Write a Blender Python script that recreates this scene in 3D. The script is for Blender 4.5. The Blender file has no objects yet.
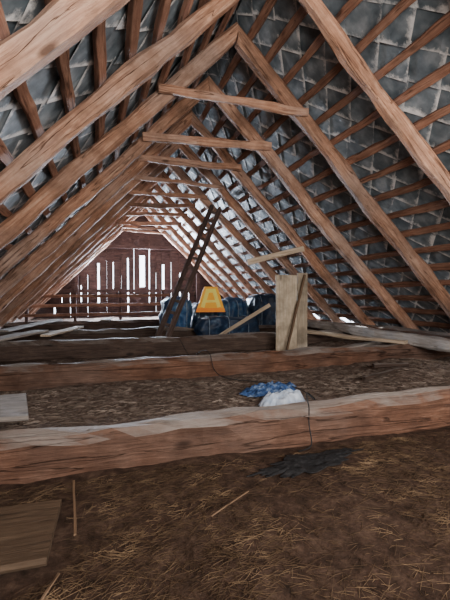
import bpy, bmesh, math, random
from mathutils import Vector, Matrix, noise
random.seed(7)
C = bpy.context.scene.collection
RX, RZ, HALF = 1.36, 3.66, 3.36      # ridge x, ridge z, half width (45 degree pitch)
Y0, Y1 = -1.2, 14.2
S2 = math.sqrt(.5)

# ------------------------------------------------------------ materials
def nt(name):
    m = bpy.data.materials.new(name); m.use_nodes = True
    n = m.node_tree; n.nodes.clear()
    o = n.nodes.new('ShaderNodeOutputMaterial'); b = n.nodes.new('ShaderNodeBsdfPrincipled')
    n.links.new(b.outputs[0], o.inputs[0])
    return m, n, b
def ramp(n, fac, stops):
    r = n.nodes.new('ShaderNodeValToRGB')
    e = r.color_ramp.elements
    while len(e) < len(stops): e.new(.5)
    for i, (p, c) in enumerate(stops):
        e[i].position = p; e[i].color = (c[0], c[1], c[2], 1)
    n.links.new(fac, r.inputs[0]); return r.outputs[0]
def mixc(n, fac, a, b, mode='MIX'):
    x = n.nodes.new('ShaderNodeMix'); x.data_type = 'RGBA'; x.blend_type = mode
    if isinstance(fac, (int, float)): x.inputs[0].default_value = fac
    else: n.links.new(fac, x.inputs[0])
    for s, v in ((6, a), (7, b)):
        if isinstance(v, tuple): x.inputs[s].default_value = (*v, 1)
        else: n.links.new(v, x.inputs[s])
    return x.outputs[2]
def wood(name, dark, mid, light, rough=.75, blotch=.5, bump=.5, dust=0, crack=.8, grey=0):
    m, n, b = nt(name)
    tc = n.nodes.new('ShaderNodeTexCoord'); oi = n.nodes.new('ShaderNodeObjectInfo')
    add = n.nodes.new('ShaderNodeVectorMath'); add.operation = 'MULTIPLY_ADD'
    add.inputs[1].default_value = (37, 91, 53)
    n.links.new(oi.outputs['Random'], add.inputs[0]); n.links.new(tc.outputs['Object'], add.inputs[2])
    mp = n.nodes.new('ShaderNodeMapping'); mp.inputs[3].default_value = (1.6, 26, 26)
    n.links.new(add.outputs[0], mp.inputs[0])
    a = n.nodes.new('ShaderNodeTexNoise'); a.inputs['Scale'].default_value = 1.5; a.inputs['Detail'].default_value = 8
    a.inputs['Roughness'].default_value = .7; a.inputs['Distortion'].default_value = .6
    n.links.new(mp.outputs[0], a.inputs[0])
    c1 = ramp(n, a.outputs[0], [(.3, dark), (.5, mid), (.72, light)])
    if grey:
        gn = n.nodes.new('ShaderNodeTexNoise'); gn.inputs['Scale'].default_value = 1.1; gn.inputs['Detail'].default_value = 5
        n.links.new(add.outputs[0], gn.inputs[0])
        gf = ramp(n, gn.outputs[0], [(.42, (0, 0, 0)), (.62, (grey,)*3)])
        g1 = sum(mid)/3
        c1 = mixc(n, gf, c1, (g1*1.25, g1*1.1, g1))
    bl = n.nodes.new('ShaderNodeTexNoise'); bl.inputs['Scale'].default_value = 3.6; bl.inputs['Detail'].default_value = 8; bl.inputs['Roughness'].default_value = .65
    n.links.new(add.outputs[0], bl.inputs[0])
    bf = ramp(n, bl.outputs[0], [(.4, (0, 0, 0)), (.66, (1, 1, 1))])
    sc = n.nodes.new('ShaderNodeMath'); sc.operation = 'MULTIPLY'; sc.inputs[1].default_value = blotch
    n.links.new(bf, sc.inputs[0])
    c2 = mixc(n, sc.outputs[0], c1, tuple(x*.38 for x in mid))
    ck = n.nodes.new('ShaderNodeTexNoise'); ck.inputs['Scale'].default_value = 1; ck.inputs['Detail'].default_value = 4; ck.inputs['Distortion'].default_value = .3
    mk2 = n.nodes.new('ShaderNodeMapping'); mk2.inputs[3].default_value = (.45, 11, 11); mk2.inputs[1].default_value = (5, 3, 8)
    n.links.new(add.outputs[0], mk2.inputs[0]); n.links.new(mk2.outputs[0], ck.inputs[0])
    cf = ramp(n, ck.outputs[0], [(.488, (0, 0, 0)), (.497, (crack,)*3), (.506, (0, 0, 0))])
    c2 = mixc(n, cf, c2, tuple(x*.4 for x in dark))
    v = n.nodes.new('ShaderNodeTexVoronoi'); v.inputs['Scale'].default_value = 1
    mk = n.nodes.new('ShaderNodeMapping'); mk.inputs[3].default_value = (2.2, 6, 6)
    n.links.new(add.outputs[0], mk.inputs[0]); n.links.new(mk.outputs[0], v.inputs[0])
    kf = ramp(n, v.outputs['Distance'], [(.08, (.8, .8, .8)), (.16, (0, 0, 0))])
    c3 = mixc(n, kf, c2, tuple(x*.3 for x in dark))
    if dust:
        g = n.nodes.new('ShaderNodeNewGeometry'); sp = n.nodes.new('ShaderNodeSeparateXYZ')
        n.links.new(g.outputs['Normal'], sp.inputs[0])
        ma = n.nodes.new('ShaderNodeMath'); ma.operation = 'MULTIPLY_ADD'; ma.inputs[1].default_value = .9
        n.links.new(bl.outputs[0], ma.inputs[0]); n.links.new(sp.outputs[2], ma.inputs[2])
        mr0 = n.nodes.new('ShaderNodeMapRange'); mr0.inputs[1].default_value = 1.05; mr0.inputs[2].default_value = 1.55; mr0.inputs[4].default_value = dust
        n.links.new(ma.outputs[0], mr0.inputs[0])
        c3 = mixc(n, mr0.outputs[0], c3, (.38, .34, .31))
    mr = n.nodes.new('ShaderNodeMapRange'); mr.inputs[3].default_value = .7; mr.inputs[4].default_value = 1.15
    n.links.new(oi.outputs['Random'], mr.inputs[0])
    hs = n.nodes.new('ShaderNodeHueSaturation'); n.links.new(mr.outputs[0], hs.inputs['Value']); n.links.new(c3, hs.inputs['Color'])
    n.links.new(hs.outputs[0], b.inputs['Base Color'])
    b.inputs['Roughness'].default_value = rough; b.inputs['Specular IOR Level'].default_value = .25
    hsum = n.nodes.new('ShaderNodeMath'); hsum.operation = 'SUBTRACT'
    n.links.new(a.outputs[0], hsum.inputs[0]); n.links.new(cf, hsum.inputs[1])
    bp = n.nodes.new('ShaderNodeBump'); bp.inputs['Strength'].default_value = bump; bp.inputs['Distance'].default_value = .016
    n.links.new(hsum.outputs[0], bp.inputs['Height']); n.links.new(bp.outputs[0], b.inputs['Normal'])
    return m
M_raft = wood('rafter_wood', (.19, .08, .048), (.48, .25, .155), (.72, .47, .33), blotch=.75, bump=.9, grey=.45)
M_tie = wood('tie_beam_wood', (.06, .026, .016), (.15, .072, .044), (.27, .15, .10), blotch=.75, bump=1, dust=.9, crack=.7, grey=.35)
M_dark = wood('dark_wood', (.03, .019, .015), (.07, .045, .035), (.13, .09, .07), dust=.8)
M_lad = wood('ladder_wood', (.04, .028, .025), (.10, .068, .058), (.19, .14, .12))
M_batt = wood('batten_wood', (.14, .06, .038), (.32, .16, .105), (.50, .30, .21))
M_pale = wood('pale_plank_wood', (.34, .25, .17), (.56, .44, .32), (.72, .62, .50), blotch=.25)
M_dull = wood('dull_stick_wood', (.10, .06, .035), (.20, .125, .075), (.30, .20, .13), blotch=.25)
M_grey = wood('grey_board_wood', (.22, .19, .165), (.36, .32, .29), (.50, .46, .42), blotch=.4)
M_ply = wood('upright_board_wood', (.40, .31, .22), (.55, .45, .33), (.70, .60, .47), blotch=.8, crack=.4)
M_gab = wood('gable_board_wood', (.045, .026, .025), (.095, .055, .050), (.17, .11, .10))
M_lowb = wood('old_chipboard', (.07, .046, .030), (.115, .075, .048), (.17, .115, .075), blotch=.5)

def slate():
    m, n, b = nt('slate_roof_tiles')
    uv = n.nodes.new('ShaderNodeUVMap'); tc = n.nodes.new('ShaderNodeTexCoord')
    at = n.nodes.new('ShaderNodeAttribute'); at.attribute_name = 'rnd'
    nz = n.nodes.new('ShaderNodeTexNoise'); nz.inputs['Scale'].default_value = 7; nz.inputs['Detail'].default_value = 6
    n.links.new(tc.outputs['Object'], nz.inputs[0])
    base = ramp(n, nz.outputs[0], [(.3, (.06, .08, .095)), (.52, (.15, .18, .20)), (.75, (.33, .36, .38))])
    sp = n.nodes.new('ShaderNodeSeparateXYZ'); n.links.new(uv.outputs[0], sp.inputs[0])
    mx = n.nodes.new('ShaderNodeMath'); mx.operation = 'MAXIMUM'
    n.links.new(sp.outputs[0], mx.inputs[0]); n.links.new(sp.outputs[1], mx.inputs[1])
    n2 = n.nodes.new('ShaderNodeTexNoise'); n2.inputs['Scale'].default_value = 5; n2.inputs['Detail'].default_value = 9; n2.inputs['Roughness'].default_value = .75
    n.links.new(tc.outputs['Object'], n2.inputs[0])
    ad = n.nodes.new('ShaderNodeMath'); ad.operation = 'MULTIPLY_ADD'; ad.inputs[1].default_value = 1.7
    n.links.new(n2.outputs[0], ad.inputs[0]); n.links.new(mx.outputs[0], ad.inputs[2])
    mr = n.nodes.new('ShaderNodeMapRange'); mr.inputs[1].default_value = 1.62; mr.inputs[2].default_value = 1.86
    n.links.new(ad.outputs[0], mr.inputs[0])
    c = mixc(n, mr.outputs[0], base, (.74, .72, .70))
    mr2 = n.nodes.new('ShaderNodeMapRange'); mr2.inputs[3].default_value = .75; mr2.inputs[4].default_value = 1.15
    n.links.new(at.outputs['Fac'], mr2.inputs[0])
    hs = n.nodes.new('ShaderNodeHueSaturation'); n.links.new(mr2.outputs[0], hs.inputs['Value']); n.links.new(c, hs.inputs['Color'])
    n.links.new(hs.outputs[0], b.inputs['Base Color']); b.inputs['Roughness'].default_value = .6
    bp = n.nodes.new('ShaderNodeBump'); bp.inputs['Strength'].default_value = .6; bp.inputs['Distance'].default_value = .02
    n.links.new(nz.outputs[0], bp.inputs['Height']); n.links.new(bp.outputs[0], b.inputs['Normal'])
    return m
M_slate = slate()
def noisy(name, stops, scale=8, rough=.9, bump=.5, spec=.2, dist=.02, detail=8):
    m, n, b = nt(name)
    tc = n.nodes.new('ShaderNodeTexCoord')
    a = n.nodes.new('ShaderNodeTexNoise'); a.inputs['Scale'].default_value = scale; a.inputs['Detail'].default_value = detail
    a.inputs['Roughness'].default_value = .65
    n.links.new(tc.outputs['Object'], a.inputs[0])
    n.links.new(ramp(n, a.outputs[0], stops), b.inputs['Base Color'])
    b.inputs['Roughness'].default_value = rough; b.inputs['Specular IOR Level'].default_value = spec
    bp = n.nodes.new('ShaderNodeBump'); bp.inputs['Strength'].default_value = bump; bp.inputs['Distance'].default_value = dist
    n.links.new(a.outputs[0], bp.inputs['Height']); n.links.new(bp.outputs[0], b.inputs['Normal'])
    return m
def floor_mat():
    m, n, b = nt('earth_chaff_floor')
    tc = n.nodes.new('ShaderNodeTexCoord')
    a = n.nodes.new('ShaderNodeTexNoise'); a.inputs['Scale'].default_value = 14; a.inputs['Detail'].default_value = 10; a.inputs['Roughness'].default_value = .75
    n.links.new(tc.outputs['Object'], a.inputs[0])
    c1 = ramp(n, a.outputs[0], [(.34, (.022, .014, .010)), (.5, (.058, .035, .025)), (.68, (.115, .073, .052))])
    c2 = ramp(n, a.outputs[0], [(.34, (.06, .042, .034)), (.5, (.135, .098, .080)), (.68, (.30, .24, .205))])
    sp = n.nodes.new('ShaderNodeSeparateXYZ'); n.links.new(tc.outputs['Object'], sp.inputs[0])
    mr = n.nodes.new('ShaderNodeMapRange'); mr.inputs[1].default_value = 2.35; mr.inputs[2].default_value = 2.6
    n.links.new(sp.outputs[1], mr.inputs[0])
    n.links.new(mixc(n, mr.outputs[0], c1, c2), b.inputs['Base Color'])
    b.inputs['Roughness'].default_value = .92; b.inputs['Specular IOR Level'].default_value = .15
    bp = n.nodes.new('ShaderNodeBump'); bp.inputs['Strength'].default_value = .6; bp.inputs['Distance'].default_value = .025
    n.links.new(a.outputs[0], bp.inputs['Height']); n.links.new(bp.outputs[0], b.inputs['Normal'])
    return m
M_floor = floor_mat()
M_straw = noisy('straw', [(.34, (.035, .02, .012)), (.52, (.095, .06, .034)), (.70, (.30, .20, .115))], 5, bump=0)
M_chaff = noisy('grey_chaff', [(.32, (.07, .052, .042)), (.5, (.16, .125, .10)), (.70, (.38, .31, .26))], 5, bump=0)
M_blue = noisy('blue_tarpaulin', [(.3, (.010, .035, .10)), (.55, (.022, .085, .22)), (.75, (.12, .27, .46))], 7, .5, .6, .4)
M_navy = noisy('navy_tarpaulin', [(.3, (.006, .014, .03)), (.55, (.014, .038, .09)), (.75, (.09, .17, .27))], 7, .5, .6, .4)
M_rag = noisy('blue_cloth', [(.3, (.012, .03, .10)), (.5, (.045, .10, .25)), (.7, (.25, .33, .46))], 22, .8, .5)
M_bag = noisy('plastic_bag', [(.3, (.34, .44, .60)), (.6, (.60, .67, .77))], 14, .4, .3, .4)
M_black = noisy('black_rubber', [(.3, (.008, .008, .009)), (.7, (.03, .03, .032))], 10, .6, .2)
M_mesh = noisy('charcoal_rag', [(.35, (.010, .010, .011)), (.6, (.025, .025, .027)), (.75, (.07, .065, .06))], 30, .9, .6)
M_orange = noisy('orange_paint', [(.3, (.95, .24, .01)), (.7, (1.0, .36, .02))], 6, .5, .1)
M_amber = noisy('amber_paint', [(.3, (1.0, .44, .02)), (.7, (1.0, .54, .03))], 6, .5, .1)
M_yellow = noisy('yellow_paint', [(.3, (1.0, .78, .12)), (.7, (1.0, .88, .18))], 6, .5, .1)
M_cord = noisy('pale_cord', [(.3, (.12, .18, .26)), (.7, (.3, .38, .46))], 20, .8, .1)

# ------------------------------------------------------------ helpers
def fin(o, label=None, cat=None, group=None, kind=None, parent=None):
    if label: o['label'] = label
    if cat: o['category'] = cat
    if group: o['group'] = group
    if kind: o['kind'] = kind
    if o.name not in C.objects: C.objects.link(o)
    if parent: o.parent = parent; o.matrix_parent_inverse = Matrix.Identity(4)
    return o
def mesh(name, vs, fs, mat, smooth=False):
    me = bpy.data.meshes.new(name); me.from_pydata([tuple(v) for v in vs], [], fs); me.validate()
    if mat: me.materials.append(mat)
    if smooth:
        for p in me.polygons: p.use_smooth = True
    return bpy.data.objects.new(name, me)
def beam_data(L, w, h, ch, wob, m0=0, m1=0, seed=0, bow=0):
    N = max(4, int(L/.13)); vs = []; fs = []
    a, b = w/2, h/2
    ring = [(-a+ch, -b), (0, -b*1.02), (a-ch, -b), (a, -b+ch), (a*1.02, 0), (a, b-ch), (a-ch, b), (0, b*1.02), (-a+ch, b), (-a, b-ch), (-a*1.02, 0), (-a, -b+ch)]
    K = len(ring)
    for i in range(N+1):
        t = i/N; x = t*L
        oy = noise.noise(Vector((x*.7, seed*3.1, 0)))*wob; oz = noise.noise(Vector((x*.7, seed*3.1, 9)))*wob + bow*math.sin(math.pi*t)
        sc = 1+noise.noise(Vector((x*1.1, seed*5.7, 4)))*min(.25, wob*3)
        for (y, z) in ring:
            j = Vector((noise.noise(Vector((x*4, y*9+seed, z*9))), noise.noise(Vector((x*4+40, y*9+seed, z*9))), 0))*wob*.7
            xx = x + (m1*z if i == N else 0)
            vs.append((xx, y*sc+oy+j.x, z*sc+oz+j.y))
    for i in range(N):
        for k in range(K):
            k2 = (k+1) % K
            fs.append((i*K+k, i*K+k2, (i+1)*K+k2, (i+1)*K+k))
    fs.append(tuple(reversed(range(K)))); fs.append(tuple(N*K+k for k in range(K)))
    return vs, fs
_seed = [0]
def frame(p0, p1, up):
    d = (p1-p0).normalized(); y = up.cross(d).normalized(); z = d.cross(y)
    return Matrix(((d.x, y.x, z.x, p0.x), (d.y, y.y, z.y, p0.y), (d.z, y.z, z.z, p0.z), (0, 0, 0, 1)))
def beam(name, p0, p1, w, h, mat, up=(0, 0, 1), ch=None, wob=.01, m0=0, m1=0, label=None, cat=None, group=None, parent=None, bow=0):
    _seed[0] += 1
    p0 = Vector(p0); p1 = Vector(p1)
    ch = ch if ch is not None else min(w, h)*.14
    vs, fs = beam_data((p1-p0).length, w, h, ch, wob, m0, m1, _seed[0], bow)
    o = mesh(name, vs, fs, mat)
    o.matrix_world = frame(p0, p1, Vector(up))
    return fin(o, label, cat, group, None, parent)
def tube(name, pts, r, mat, cyc=False, K=6):
    pts = [Vector(p) for p in pts]; n = len(pts); vs = []; fs = []
    for i, p in enumerate(pts):
        a = pts[(i-1) % n] if (cyc or i > 0) else p
        b = pts[(i+1) % n] if (cyc or i < n-1) else p
        t = (b-a).normalized(); u = t.cross(Vector((0, 0, 1)))
        u = u.normalized() if u.length > .05 else t.cross(Vector((1, 0, 0))).normalized()
        v = t.cross(u)
        for k in range(K):
            q = 2*math.pi*k/K; vs.append(p+(u*math.cos(q)+v*math.sin(q))*r)
    for i in range(n if cyc else n-1):
        i2 = (i+1) % n
        for k in range(K):
            k2 = (k+1) % K; fs.append((i*K+k, i*K+k2, i2*K+k2, i2*K+k))
    return mesh(name, vs, fs, mat, True)

# ------------------------------------------------------------ shell
def floor_h(x, y):
    base = 0.03*noise.noise(Vector((x*1.3, y*1.3, 0))) + .018*noise.noise(Vector((x*5, y*5, 2)))+.008*noise.noise(Vector((x*17, y*17, 2)))
    if y > 2.4:
        t = min(1, (y-2.4)/.15); base += .08*t
        if y < 5.6:
            base += .12*t*max(0, min(1, (x-2.2)/1.5))*(.7+.6*noise.noise(Vector((x*1.1, y*1.4, 7))))
    return base
nx, ny = 170, 260
xs = [-3+8.9*i/nx for i in range(nx+1)]
ys = [-1.4+ (15.8)*(j/ny)**1.35 for j in range(ny+1)]
vs = [(x, y, floor_h(x, y)) for y in ys for x in xs]
fs = [(j*(nx+1)+i, j*(nx+1)+i+1, (j+1)*(nx+1)+i+1, (j+1)*(nx+1)+i) for j in range(ny) for i in range(nx)]
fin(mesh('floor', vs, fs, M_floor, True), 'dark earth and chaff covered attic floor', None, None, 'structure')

def roof(side):
    d = Vector((side*S2, 0, -S2)); n = Vector((side*S2, 0, S2)); R = Vector((RX, 0, RZ))
    vs = []; fs = []; uvs = []; rnd = []
    P = .20; hd = .235; off = .165
    rows = int(5.1/P)
    for r in range(-1, rows+1):
        s = r*P
        k0 = int((Y1-Y0)/(2*P))
        for k in range(k0+1):
            y = Y0+2*P*k+(P if r % 2 else 0)
            if s > 4.65 and y > 2 and random.random() < (.12 if side > 0 else .22): continue
            j = lambda a: random.uniform(-a, a)
            o0 = off+.008*j(1)
            t1 = .014+j(.008); t2 = j(.008)
            pts = [(s-hd, y, o0+t1), (s, y+hd, o0+t2), (s+hd, y, o0-t1), (s, y-hd, o0-t2)]
            b = len(vs)
            for (ss, yy, oo) in pts:
                ss = max(-.155, ss)
                vs.append(R+d*(ss+j(.008))+n*oo+Vector((0, yy+j(.008), 0)))
            fs.append((b, b+1, b+2, b+3)); uvs += [(-1, -1), (1, -1), (1, 1), (-1, 1)]; rnd.append(random.random())
    b = len(vs)   # backing plane added behind the slates to stop sky light leaking through
    for (ss, yy) in ((-.236, Y0), (4.6, Y0), (4.6, Y1+.3), (-.236, Y1+.3)):
        vs.append(R+d*ss+n*(off+.07)+Vector((0, yy, 0)))
    fs.append((b, b+1, b+2, b+3)); uvs += [(0, 0)]*4; rnd.append(.1)
    me = bpy.data.meshes.new('ceiling'); me.from_pydata(vs, [], fs); me.materials.append(M_slate)
    ul = me.uv_layers.new(name='UVMap')
    for i, u in enumerate(uvs): ul.data[i].uv = u
    at = me.attributes.new('rnd', 'FLOAT', 'FACE')
    for i, v in enumerate(rnd): at.data[i].value = v
    o = bpy.data.objects.new('ceiling', me)
    fin(o, 'underside of roof slope with grey slates and pale mortar edges', None, None, 'structure')
    s = .12; i = 0
    while s < 4.95:
        p = R+d*s+n*.112
        a = Vector((p.x, Y0, p.z)); b2 = Vector((p.x, Y1-.02, p.z))
        w = .062+.015*random.random()
        beam('roof_batten', a, b2, w, .045, M_batt, up=n, wob=.02, ch=.004,
             label='thin reddish-brown batten nailed across the rafters under slates', cat='batten', group='roof battens')
        s += .28; i += 1
roof(-1); roof(1)

def boxer(vs, fs):
    def box(x0, x1, y0, y1, z0, z1a, z1b):
        b = len(vs)
        vs.extend([(x0, y0, z0), (x1, y0, z0), (x1, y1, z0), (x0, y1, z0), (x0, y0, z1a), (x1, y0, z1b), (x1, y1, z1b), (x0, y1, z1a)])
        fs.extend([(b, b+3, b+2, b+1), (b+4, b+5, b+6, b+7), (b, b+1, b+5, b+4), (b+1, b+2, b+6, b+5), (b+2, b+3, b+7, b+6), (b+3, b, b+4, b+7)])
    return box
def gable():
    vs = []; fs = []; box = boxer(vs, fs)
    top = lambda x: RZ-abs(x-RX)+.2
    rr = random.Random(5)
    # (x of gap, width, bottom, top of the daylight)
    gaps = [(-1.45, .05, .15, .42), (-1.22, .03, .58, .85), (-.95, .015, .1, .9), (-.62, .035, .6, 1.15), (-.40, .012, .1, 1.5), (-.08, .07, .55, 1.9), (.22, .006, .2, 2.0), (.42, .03, 1.05, 1.95), (.70, .006, .6, 1.5),
            (.90, .05, .2, 2.1), (1.12, .015, .9, 2.45), (1.32, .18, 1.10, 2.2), (1.64, .03, .55, 2.5), (1.88, .010, .2, 1.6), (2.10, .08, 1.0, 1.9), (2.42, .012, .2, 2.0), (2.72, .045, .6, 1.6), (3.05, .02, .5, 1.3), (3.35, .012, .3, 1.0)]
    def strip(a, b):
        while a < b-.001:
            w = min(.26, b-a) if b-a < .40 else .17+rr.random()*.1
            yj = Y1+rr.random()*.03
            box(a, a+w+.004, yj, yj+.025, 0.0, max(.3, top(a)), max(.3, top(a+w))); a += w
    prev = -2.4
    for gx, gw, zb, zt in gaps:
        strip(prev, gx)
        lean = rr.uniform(-.02, .02)
        t = min(top(gx), top(gx+gw))
        box(gx-.01, gx+gw+.01, Y1-.01, Y1+.01, 0, zb, zb+lean)
        if t > zt: box(gx-.01, gx+gw+.01, Y1-.01, Y1+.01, zt, t, t)
        prev = gx+gw
    strip(prev, 5.1)
    for z, a, b in ((.0, -2.3, 5.0), (.46, -2.1, 4.9), (.92, -1.7, 4.4), (2.42, -.4, 3.1)):
        box(a, b, Y1-.13, Y1-.05, z, z+.11, z+.11)
    for xx in (-.80, 3.3): box(xx, xx+.12, Y1-.25, Y1-.14, 0, 1.6, 1.6)
    return fin(mesh('wall_back', vs, fs, M_gab), 'gable wall of weathered vertical boards with daylight gaps', None, None, 'structure')
gable()
def rear():
    vs = []; fs = []; box = boxer(vs, fs)
    top = lambda x: RZ-abs(x-RX)+.2
    x = -2.3
    while x < 5.0:
        x1 = x+.24
        box(x, x1, Y0-.06, Y0-.03, -.05, max(.3, top(x)), max(.3, top(x1))); x = x1
    return fin(mesh('wall_front', vs, fs, M_gab), 'closed gable wall of vertical boards', None, None, 'structure')
rear()

# ------------------------------------------------------------ carpentry
TR = [-.2, .86] + [1.9+1.055*i for i in range(12)]
for i, y in enumerate(TR):
    j = random.uniform
    for side in (-1, 1):
        foot = Vector((RX+side*(HALF+.02), y, RZ-HALF-.02)); apex = Vector((RX, y, RZ))
        beam('rafter', foot, apex, .125+j(-.012, .012), .145+j(-.012, .015), M_raft, up=(side, 0, 1), wob=.032, m1=1, ch=.028,
             label='rough-hewn reddish-brown rafter under the slates', cat='rafter', group='roof rafters')
    if i >= 4:
        yc = y-.10; z = 2.90+j(-.05, .05); t = j(-.04, .04)
        hw = RZ-z
        beam('collar_tie', (RX-hw-.08, yc, z-t), (RX+hw+.06, yc, z+t), .05, .085+j(-.012, .02), M_raft, wob=.035,
             label='pale wooden collar tie nailed between a pair of rafters', cat='collar tie', group='collar ties')
def tie(y, zt, h, w, mat, label, x0=-2.7, x1=5.3):
    beam('tie_beam', (x0, y+w/2, zt-h/2), (x1, y+w/2, zt-h/2), w, h, mat, wob=.035, ch=.05, label=label, cat='beam')
tie(2.29, .245, .29, .20, M_tie, 'massive reddish-brown tie beam crossing the straw floor')
tie(4.09, .30, .30, .20, M_tie, 'heavy brown tie beam with dusty top face')
tie(5.6, .33, .28, .24, M_dark, 'dark tie beam beside the upright board panel')
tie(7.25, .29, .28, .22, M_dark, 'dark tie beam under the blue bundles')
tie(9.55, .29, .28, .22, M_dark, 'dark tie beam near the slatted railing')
for x, lb in ((-2.05, 'long wall plate carrying the shaded rafter feet'), (4.78, 'long wall plate below the rafter feet at the eaves')):
    beam('wall_plate', (x, Y0, .19), (x, Y1-.15, .19), .18, .14, M_tie, wob=.02, label=lb, cat='beam')
beam('long_plank', (3.86, 3.2, .375), (3.78, 6.9, .375), .19, .13, M_grey, wob=.03, label='thick greyish timber lying across the tie beams near the eaves', cat='plank')
beam('long_plank', (3.62, 4.05, .345), (2.95, 5.75, .365), .10, .04, M_pale, wob=.015, label='thin pale plank lying slanted across two tie beams', cat='plank')
beam('long_plank', (4.25, 2.9, .36), (4.15, 6.2, .36), .16, .12, M_tie, wob=.03, label='heavy brown beam lying lengthwise by the eaves', cat='beam')
beam('long_plank', (2.9, 4.65, .2), (4.0, 4.85, .26), .14, .03, M_grey, wob=.015, label='greyish board lying in rubble by the eaves', cat='plank')

def empty(name, loc, label, cat, group=None):
    e = bpy.data.objects.new(name, None); e.location = loc; e.empty_display_size = .1
    return fin(e, label, cat, group)
E = empty('upright_board_panel', (2.66, 5.25, .1), 'pale stained upright panel of two boards beside the blue bundles', 'board panel')
def pbox(name, parent, c, s, mat, rot=(0, 0, 0), bev=.006, label=None):
    bm = bmesh.new(); bmesh.ops.create_cube(bm, size=1)
    for v in bm.verts: v.co = Vector((v.co.x*s[0], v.co.y*s[1], v.co.z*s[2]))
    bmesh.ops.subdivide_edges(bm, edges=bm.edges[:], cuts=2, use_grid_fill=True)
    for v in bm.verts: v.co += noise.noise_vector(v.co*3+Vector(c)*5)*.008
    me = bpy.data.meshes.new(name); bm.to_mesh(me); bm.free(); me.materials.append(mat)
    o = bpy.data.objects.new(name, me); o.location = c; o.rotation_euler = rot
    md = o.modifiers.new('b', 'BEVEL'); md.width = bev; md.segments = 2
    return fin(o, label, parent=parent)
R90 = (0, math.pi/2, 0)
pbox('panel_board', E, (-.09, 0, .55), (1.13, .03, .33), M_ply, R90)
pbox('panel_board', E, (.163, -.002, .565), (1.16, .03, .165), M_ply, R90)
pbox('cleat', E, (.03, .035, .95), (.42, .035, .08), M_pale)
pbox('cleat', E, (.03, .035, .18), (.42, .035, .08), M_pale)
beam('leaning_batten', (2.50, 5.10, .13), (2.84, 5.205, 1.22), .03, .035, M_dull, up=(0, 1, 0), wob=.004, label='thin brown batten leaning against the upright panel', cat='batten')
beam('spreader_plank', (2.24, 5.98, 1.44), (3.24, 5.98, 1.69), .03, .09, M_pale, wob=.006, label='whitish plank nailed to a rafter above the upright panel', cat='plank')
beam('diagonal_plank', (1.58, 6.15, .12), (2.40, 5.45, .78), .03, .055, M_pale, wob=.006, label='light diagonal plank leaning on the upright panel', cat='plank')

# ladder
L = empty('ladder', (.9, 6.4, .1), 'dark wooden ladder leaning up to a rafter', 'ladder')
A = Vector((0, 0, 0)); B = Vector((1.36, 1.45, 2.58)); wd = Vector((.95, -.3, -.33)).normalized()*.085
for s in (-1, 1):
    beam('rail', A+wd*s+Vector((0, 0, .035 if s > 0 else 0)), B+wd*s, .065, .085, M_lad, up=(0, 0, 1), wob=.006, parent=L)
for i in range(13):
    p = A.lerp(B, .05+i*.075)
    beam('rung', p-wd*1.15, p+wd*1.15, .035, .05, M_lad, wob=.002, parent=L)

# blue tarp bundles
def bundle(name, c, s, mat, label, seed, straps=3, soft=.65):
    e = empty(name, c, label, 'bundle')
    bm = bmesh.new(); bmesh.ops.create_cube(bm, size=1)
    bmesh.ops.subdivide_edges(bm, edges=bm.edges[:], cuts=18, use_grid_fill=True)
    for v in bm.verts:
        co = v.co.copy(); q = co*2
        r = (abs(q.x)**3.4+abs(q.y)**3.4+abs(q.z)**3.4)**(1/3.4)
        q2 = q/r*max(abs(q.x), abs(q.y), abs(q.z)) if r > 0 else q
        q = q*(1-soft)+q2*soft
        p = Vector((q.x*s[0]/2, q.y*s[1]/2, q.z*s[2]/2))
        f = noise.ridged_multi_fractal(p*3.2+Vector((seed, 0, 0)), .9, 2.1, 4, 1, 2)
        f2 = noise.noise(p*2+Vector((seed, 5, 0)))
        sag = .02*math.cos(co.x*math.pi*2*straps)
        v.co = p+p.normalized()*(f*.05-.06-sag+f2*.08)+noise.noise_vector(p*6+Vector((seed, 1, 1)))*.03
        v.co.z += s[2]/2
        v.co.z = max(v.co.z, 0)
    me = bpy.data.meshes.new('tarpaulin'); bm.to_mesh(me); bm.free(); me.materials.append(mat)
    for p in me.polygons: p.use_smooth = True
    fin(bpy.data.objects.new('tarpaulin', me), parent=e)
    for k in range(straps):
        x = -s[0]/2+s[0]*(k+.5)/straps; pts = []
        for a in range(28):
            t = a/28*2*math.pi; cc, ss = math.cos(t), math.sin(t)
            r = (abs(cc)**4+abs(ss)**4)**-.25
            pts.append((x, cc*r*(s[1]/2+.005), max(.015, s[2]/2+ss*r*(s[2]/2))))
        fin(tube('strap', pts, .008, M_cord, True), parent=e)
bundle('tarpaulin_bundle', (1.45, 8.0, .1), (.60, .8, .76), M_blue, 'blue tarpaulin-wrapped bundle with pale straps by the ladder', 3, 2, .7)
bundle('tarpaulin_bundle', (2.08, 8.3, .1), (.58, .7, .62), M_navy, 'navy tarpaulin bundle squeezed between blue ones', 15, 2)
bundle('tarpaulin_bundle', (2.70, 8.1, .1), (.58, .75, .70), M_blue, 'blue tarpaulin-wrapped bundle tied with cord', 11, 3, .7)
bundle('tarpaulin_bundle', (3.34, 8.0, .1), (.60, .7, .80), M_navy, 'tall navy tarpaulin-wrapped bundle behind the upright panel', 23, 2, .7)
bundle('tarpaulin_bundle', (2.2, 6.98, .08), (1.1, .4, .44), M_navy, 'low navy sheet-covered bundle below the orange sign', 31, 3)

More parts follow.
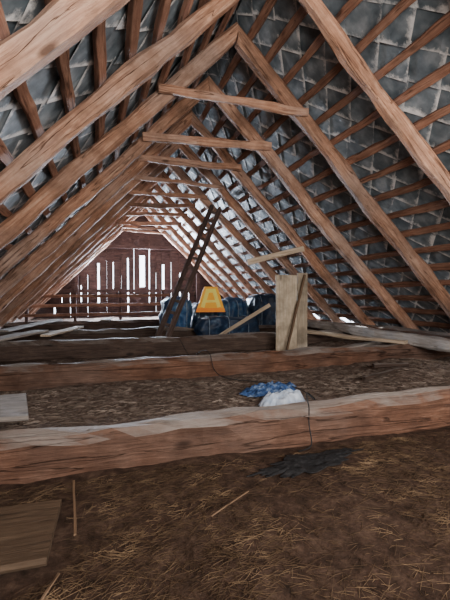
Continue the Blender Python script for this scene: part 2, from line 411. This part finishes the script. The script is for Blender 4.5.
# orange trapezoid sign with yellow A
SG = empty('trapezoid_sign', (1.94, 7.06, .60), 'orange trapezoid sign bearing a yellow letter A', 'sign')
def prism(name, poly, y0, y1, mat, parent):
    n = len(poly)
    vs = [(x, y0, z) for x, z in poly]+[(x, y1, z) for x, z in poly]
    fs = [tuple(range(n)), tuple(reversed(range(n, 2*n)))]+[((i+1) % n, i, n+i, n+(i+1) % n) for i in range(n)]
    return fin(mesh(name, vs, fs, mat), parent=parent)
prism('sign_plate', [(-.30, 0), (.28, 0), (.13, .50), (-.13, .50)], 0, .02, M_amber, SG)
prism('base_band', [(-.302, -.005), (.282, -.005), (.262, .075), (-.278, .075)], -.008, -.0005, M_orange, SG)
def bar(x0, z0, x1, z1, w):
    d = Vector((x1-x0, z1-z0)).normalized(); n = Vector((-d.y, d.x))*w/2
    return [(x0+n.x, z0+n.y), (x0-n.x, z0-n.y), (x1-n.x, z1-n.y), (x1+n.x, z1+n.y)]
vs = []; fs = []
for i, p in enumerate((bar(-.17, .09, -.06, .43, .075), bar(.16, .09, .06, .43, .075), bar(-.11, .21, .11, .21, .05), bar(-.095, .42, .095, .42, .08))):
    yy = -.012-.001*i
    b = len(vs); vs += [(x, yy, z) for x, z in p]+[(x, -.001, z) for x, z in p]
    fs += [(b, b+1, b+2, b+3), (b+7, b+6, b+5, b+4)]+[(b+(i+1) % 4, b+i, b+4+i, b+4+(i+1) % 4) for i in range(4)]
fin(mesh('letter', vs, fs, M_yellow), parent=SG)
SG.rotation_euler = (math.radians(-8), 0, math.radians(-10)); SG.scale = (.93, .93, .93)

# slatted railing
G = empty('slatted_railing', (-.1, 10.6, .08), 'low dark slatted railing standing before the gable', 'railing')
for z in (.07, .30, .53, .76):
    beam('rail', (-1.75, 0, z), (1.85, 0, z+.02), .04, .075, M_batt, wob=.01, parent=G)
for x in (-1.6, -.5, .6, 1.7):
    beam('post', (x, .06, 0), (x, .06, .9), .07, .06, M_gab, up=(0, 1, 0), wob=.01, parent=G)

for p0, p1, w, m, lb in (
    ((-1.55, 5.0, .37), (-.85, 6.6, .38), .22, M_grey, 'pale grey board lying over a dark beam'),
    ((-.72, 6.0, .37), (-.35, 7.4, .36), .14, M_pale, 'short pale board lying across dark beams'),
    ((-1.5, 7.15, .34), (-.9, 9.6, .34), .2, M_grey, 'weathered board bridging two dark beams'),
    ((.1, 8.8, .36), (.2, 10.3, .3), .18, M_grey, 'weathered board lying towards the railing')):
    beam('loose_board', p0, p1, w, .03, m, wob=.01, label=lb, cat='board')
beam('loose_board', (-1.3, 2.70, .25), (-.46, 2.86, .25), .5, .03, M_grey, up=(0, -.05, 1), wob=.03, ch=.006, label='broad broken grey board resting on the near tie beam', cat='board')
beam('floor_board', (-1.0, 1.74, .045), (-.18, 1.715, .045), .42, .03, M_lowb, wob=.008, ch=.005, label='dusty brown board lying flat in the straw', cat='board')
for p0, p1, r, lb in (
    ((-.13, 2.1, .05), (-.10, 1.63, .05), .005, 'thin dull stick lying beside the dusty board'),
    ((-.14, 1.44, .04), (-.20, 1.28, .04), .004, 'short dull stick lying in the straw'),
    ((.44, 1.60, .05), (.66, 1.75, .05), .003, 'thin dull stick lying on dark straw'),
    ((2.75, 3.55, .2), (3.15, 3.5, .2), .025, 'dark charred stick on the chaff behind a beam'),
    ((2.45, 3.3, .14), (3.0, 3.45, .17), .018, 'dark twig on the chaff behind a beam')):
    beam('stick', p0, p1, r*2, r*1.6, M_dark if r > .01 else M_dull, wob=.01, label=lb, cat='stick')

def cloth(name, c, sx, sy, h, mat, label, cat, seed, rot=0, fr=6, rag=.08, fine=1.0):
    N = 70; vs = []; fs = []
    for j in range(N+1):
        for i in range(N+1):
            u = i/N*2-1; v = j/N*2-1
            a = math.atan2(v, u); r = math.hypot(u, v)
            R = .82+.28*noise.noise(Vector((math.cos(a)*1.6+seed, math.sin(a)*1.6, seed)))+rag*noise.noise(Vector((math.cos(a)*5+seed, math.sin(a)*5, 0)))
            m = max(abs(u), abs(v)); q = m/r if r > 0 else 0
            uu, vv = u*q*R, v*q*R
            p = Vector((uu*sx, vv*sy, 0))
            f = 1-abs(noise.noise(Vector((p.x*fr+seed, p.y*fr, 3))))*2.2
            f2 = noise.noise(Vector((p.x*fr*2.7, p.y*fr*2.7+seed, 3)))
            f3 = noise.noise(Vector((p.x*fr*6, p.y*fr*6+seed, 3)))
            z = h*max(0, (1-m**4))*(.3+.5*f+(.45*f2+.25*f3)*fine)+.008
            p.x += .02*f2; p.rotate(Matrix.Rotation(rot, 3, 'Z'))
            vs.append(Vector((c[0]+p.x, c[1]+p.y, floor_h(c[0]+p.x, c[1]+p.y)+.006+max(0, z))))
    for j in range(N):
        for i in range(N):
            fs.append((j*(N+1)+i, j*(N+1)+i+1, (j+1)*(N+1)+i+1, (j+1)*(N+1)+i))
    o = mesh(name, vs, fs, mat, True)
    md = o.modifiers.new('s', 'SOLIDIFY'); md.thickness = .004
    return fin(o, label, cat)
cloth('blue_cloth', (1.42, 3.30, 0), .34, .18, .08, M_rag, 'crumpled blue cloth lying on the chaff between beams', 'cloth', 2, .1, 8, .08, .7)
cloth('plastic_bag', (1.42, 2.94, 0), .24, .15, .13, M_bag, 'crumpled whitish-blue plastic bag on the blue cloth', 'bag', 9, .2, 7, .08, .45)
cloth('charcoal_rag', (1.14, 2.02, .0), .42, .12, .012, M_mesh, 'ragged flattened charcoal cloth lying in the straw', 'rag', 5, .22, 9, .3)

ctrl = [Vector(p) for p in [(1.05, 5.5, .33), (1.08, 4.9, .16), (1.08, 4.34, .32), (1.10, 4.07, .33), (1.14, 4.02, .16), (1.2, 3.8, .12), (1.42, 3.62, .11), (1.68, 3.25, .12), (1.62, 2.80, .13), (1.42, 2.55, .26), (1.33, 2.40, .27), (1.27, 2.265, .25), (1.26, 2.245, .15), (1.25, 2.2, .03), (1.12, 2.14, .03)]]
pts = []
for i in range(len(ctrl)-1):
    a = ctrl[max(0, i-1)]; b = ctrl[i]; c = ctrl[i+1]; d = ctrl[min(len(ctrl)-1, i+2)]
    for k in range(6):
        t = k/6
        pts.append(.5*((2*b)+(c-a)*t+(2*a-5*b+4*c-d)*t*t+(3*b-a-3*c+d)*t**3))
fin(tube('cable', pts, .0042, M_black), 'thin black cable draped over the tie beams', 'cable')

def straw(n, x0, x1, y0, y1, mat, seed, lab, near):
    vs = []; fs = []; rr = random.Random(seed)
    for _ in range(n):
        y = y0+(y1-y0)*rr.random(); x = rr.uniform(x0, x1)
        if near:
            if noise.noise(Vector((x*1.6, y*1.6, 5))) < .0 and rr.random() < .65: continue
            if -1.05 < x < -.13 and 1.45 < y < 2.0: continue
            if math.hypot((x-1.14)/.36, (y-2.02)/.13) < 1 and rr.random() < .9: continue
        L = rr.uniform(.015, .09) if rr.random() < .95 else rr.uniform(.1, .22)
        w = rr.uniform(.0004, .0009) if near else rr.uniform(.001, .0025)
        a = rr.gauss(.5, 1.1); d = Vector((math.cos(a), math.sin(a), rr.uniform(-.06, .06)))*L/2
        s = Vector((-math.sin(a), math.cos(a), 0))*w
        bend = Vector((0, 0, rr.uniform(0, .004)))+s*rr.uniform(-4, 4)
        c = Vector((x, y, floor_h(x, y)+rr.uniform(0, .007))); b = len(vs)
        for p in (c-d, c+bend, c+d):
            vs.extend([p+s, p-s, p+Vector((0, 0, w*1.5))])
        for k in (0, 3):
            for i in range(3):
                i2 = (i+1) % 3
                fs.append((b+k+i, b+k+i2, b+k+3+i2, b+k+3+i))
    fin(mesh('straw_litter', vs, fs, mat), lab, 'straw', None, 'stuff')
straw(24000, -1.1, 3.1, .5, 2.20, M_straw, 3, 'fine dull straw flattened into the dark floor', True)
straw(5000, -1.7, 4.4, 2.68, 3.98, M_chaff, 4, 'greyish chaff and straw between the two near beams', False)
straw(1500, -1.7, 4.4, 4.45, 5.5, M_chaff, 5, 'dusty straw litter behind the second beam', False)

# ------------------------------------------------------------ light
w = bpy.data.worlds.new('sky'); bpy.context.scene.world = w; w.use_nodes = True
bg = w.node_tree.nodes['Background']; bg.inputs[0].default_value = (.80, .89, 1, 1); bg.inputs[1].default_value = 9.0
def area(loc, rot, sx, sy, e, col):
    l = bpy.data.lights.new('daylight_lamp', 'AREA'); l.shape = 'RECTANGLE'; l.size = sx; l.size_y = sy; l.energy = e; l.color = col
    o = bpy.data.objects.new('daylight_lamp', l); o.location = loc; o.rotation_euler = rot; C.objects.link(o)
area((1.4, -1.1, 1.7), (math.radians(113), 0, 0), 3.2, 1.4, 430, (1, .94, .88))  # lamp added inside the closed end wall, stands in for daylight from behind
area((1.2, Y1+.25, 1.5), (math.radians(-90), 0, 0), 4.0, 2.6, 6000, (.78, .88, 1))
area((1.41, Y1+.0, 1.65), (math.radians(-90), 0, 0), .16, 1.05, 800, (.72, .84, 1))
area((-.045, Y1+.0, 1.45), (math.radians(-90), 0, 0), .06, .85, 260, (.72, .84, 1))
area((2.14, Y1+.0, 1.45), (math.radians(-90), 0, 0), .07, .85, 260, (.72, .84, 1))
sl = bpy.data.lights.new('daylight_leak', 'SPOT'); sl.energy = 260; sl.spot_size = math.radians(34); sl.spot_blend = .3; sl.shadow_soft_size = .02; sl.color = (.9, .95, 1)
so = bpy.data.objects.new('daylight_leak', sl); so.location = (4.45, 5.15, .72); C.objects.link(so)
so.rotation_euler = (Vector((3.45, 5.05, .2))-so.location).to_track_quat('-Z', 'Y').to_euler()

cam = bpy.data.cameras.new('camera'); co = bpy.data.objects.new('camera', cam); C.objects.link(co)
cam.sensor_fit = 'VERTICAL'; cam.sensor_height = 36; cam.lens = 24; cam.clip_start = .02
co.location = (0, 0, 1.0)
co.rotation_euler = (math.radians(90-1.43), 0, math.radians(-17.35))
bpy.context.scene.camera = co
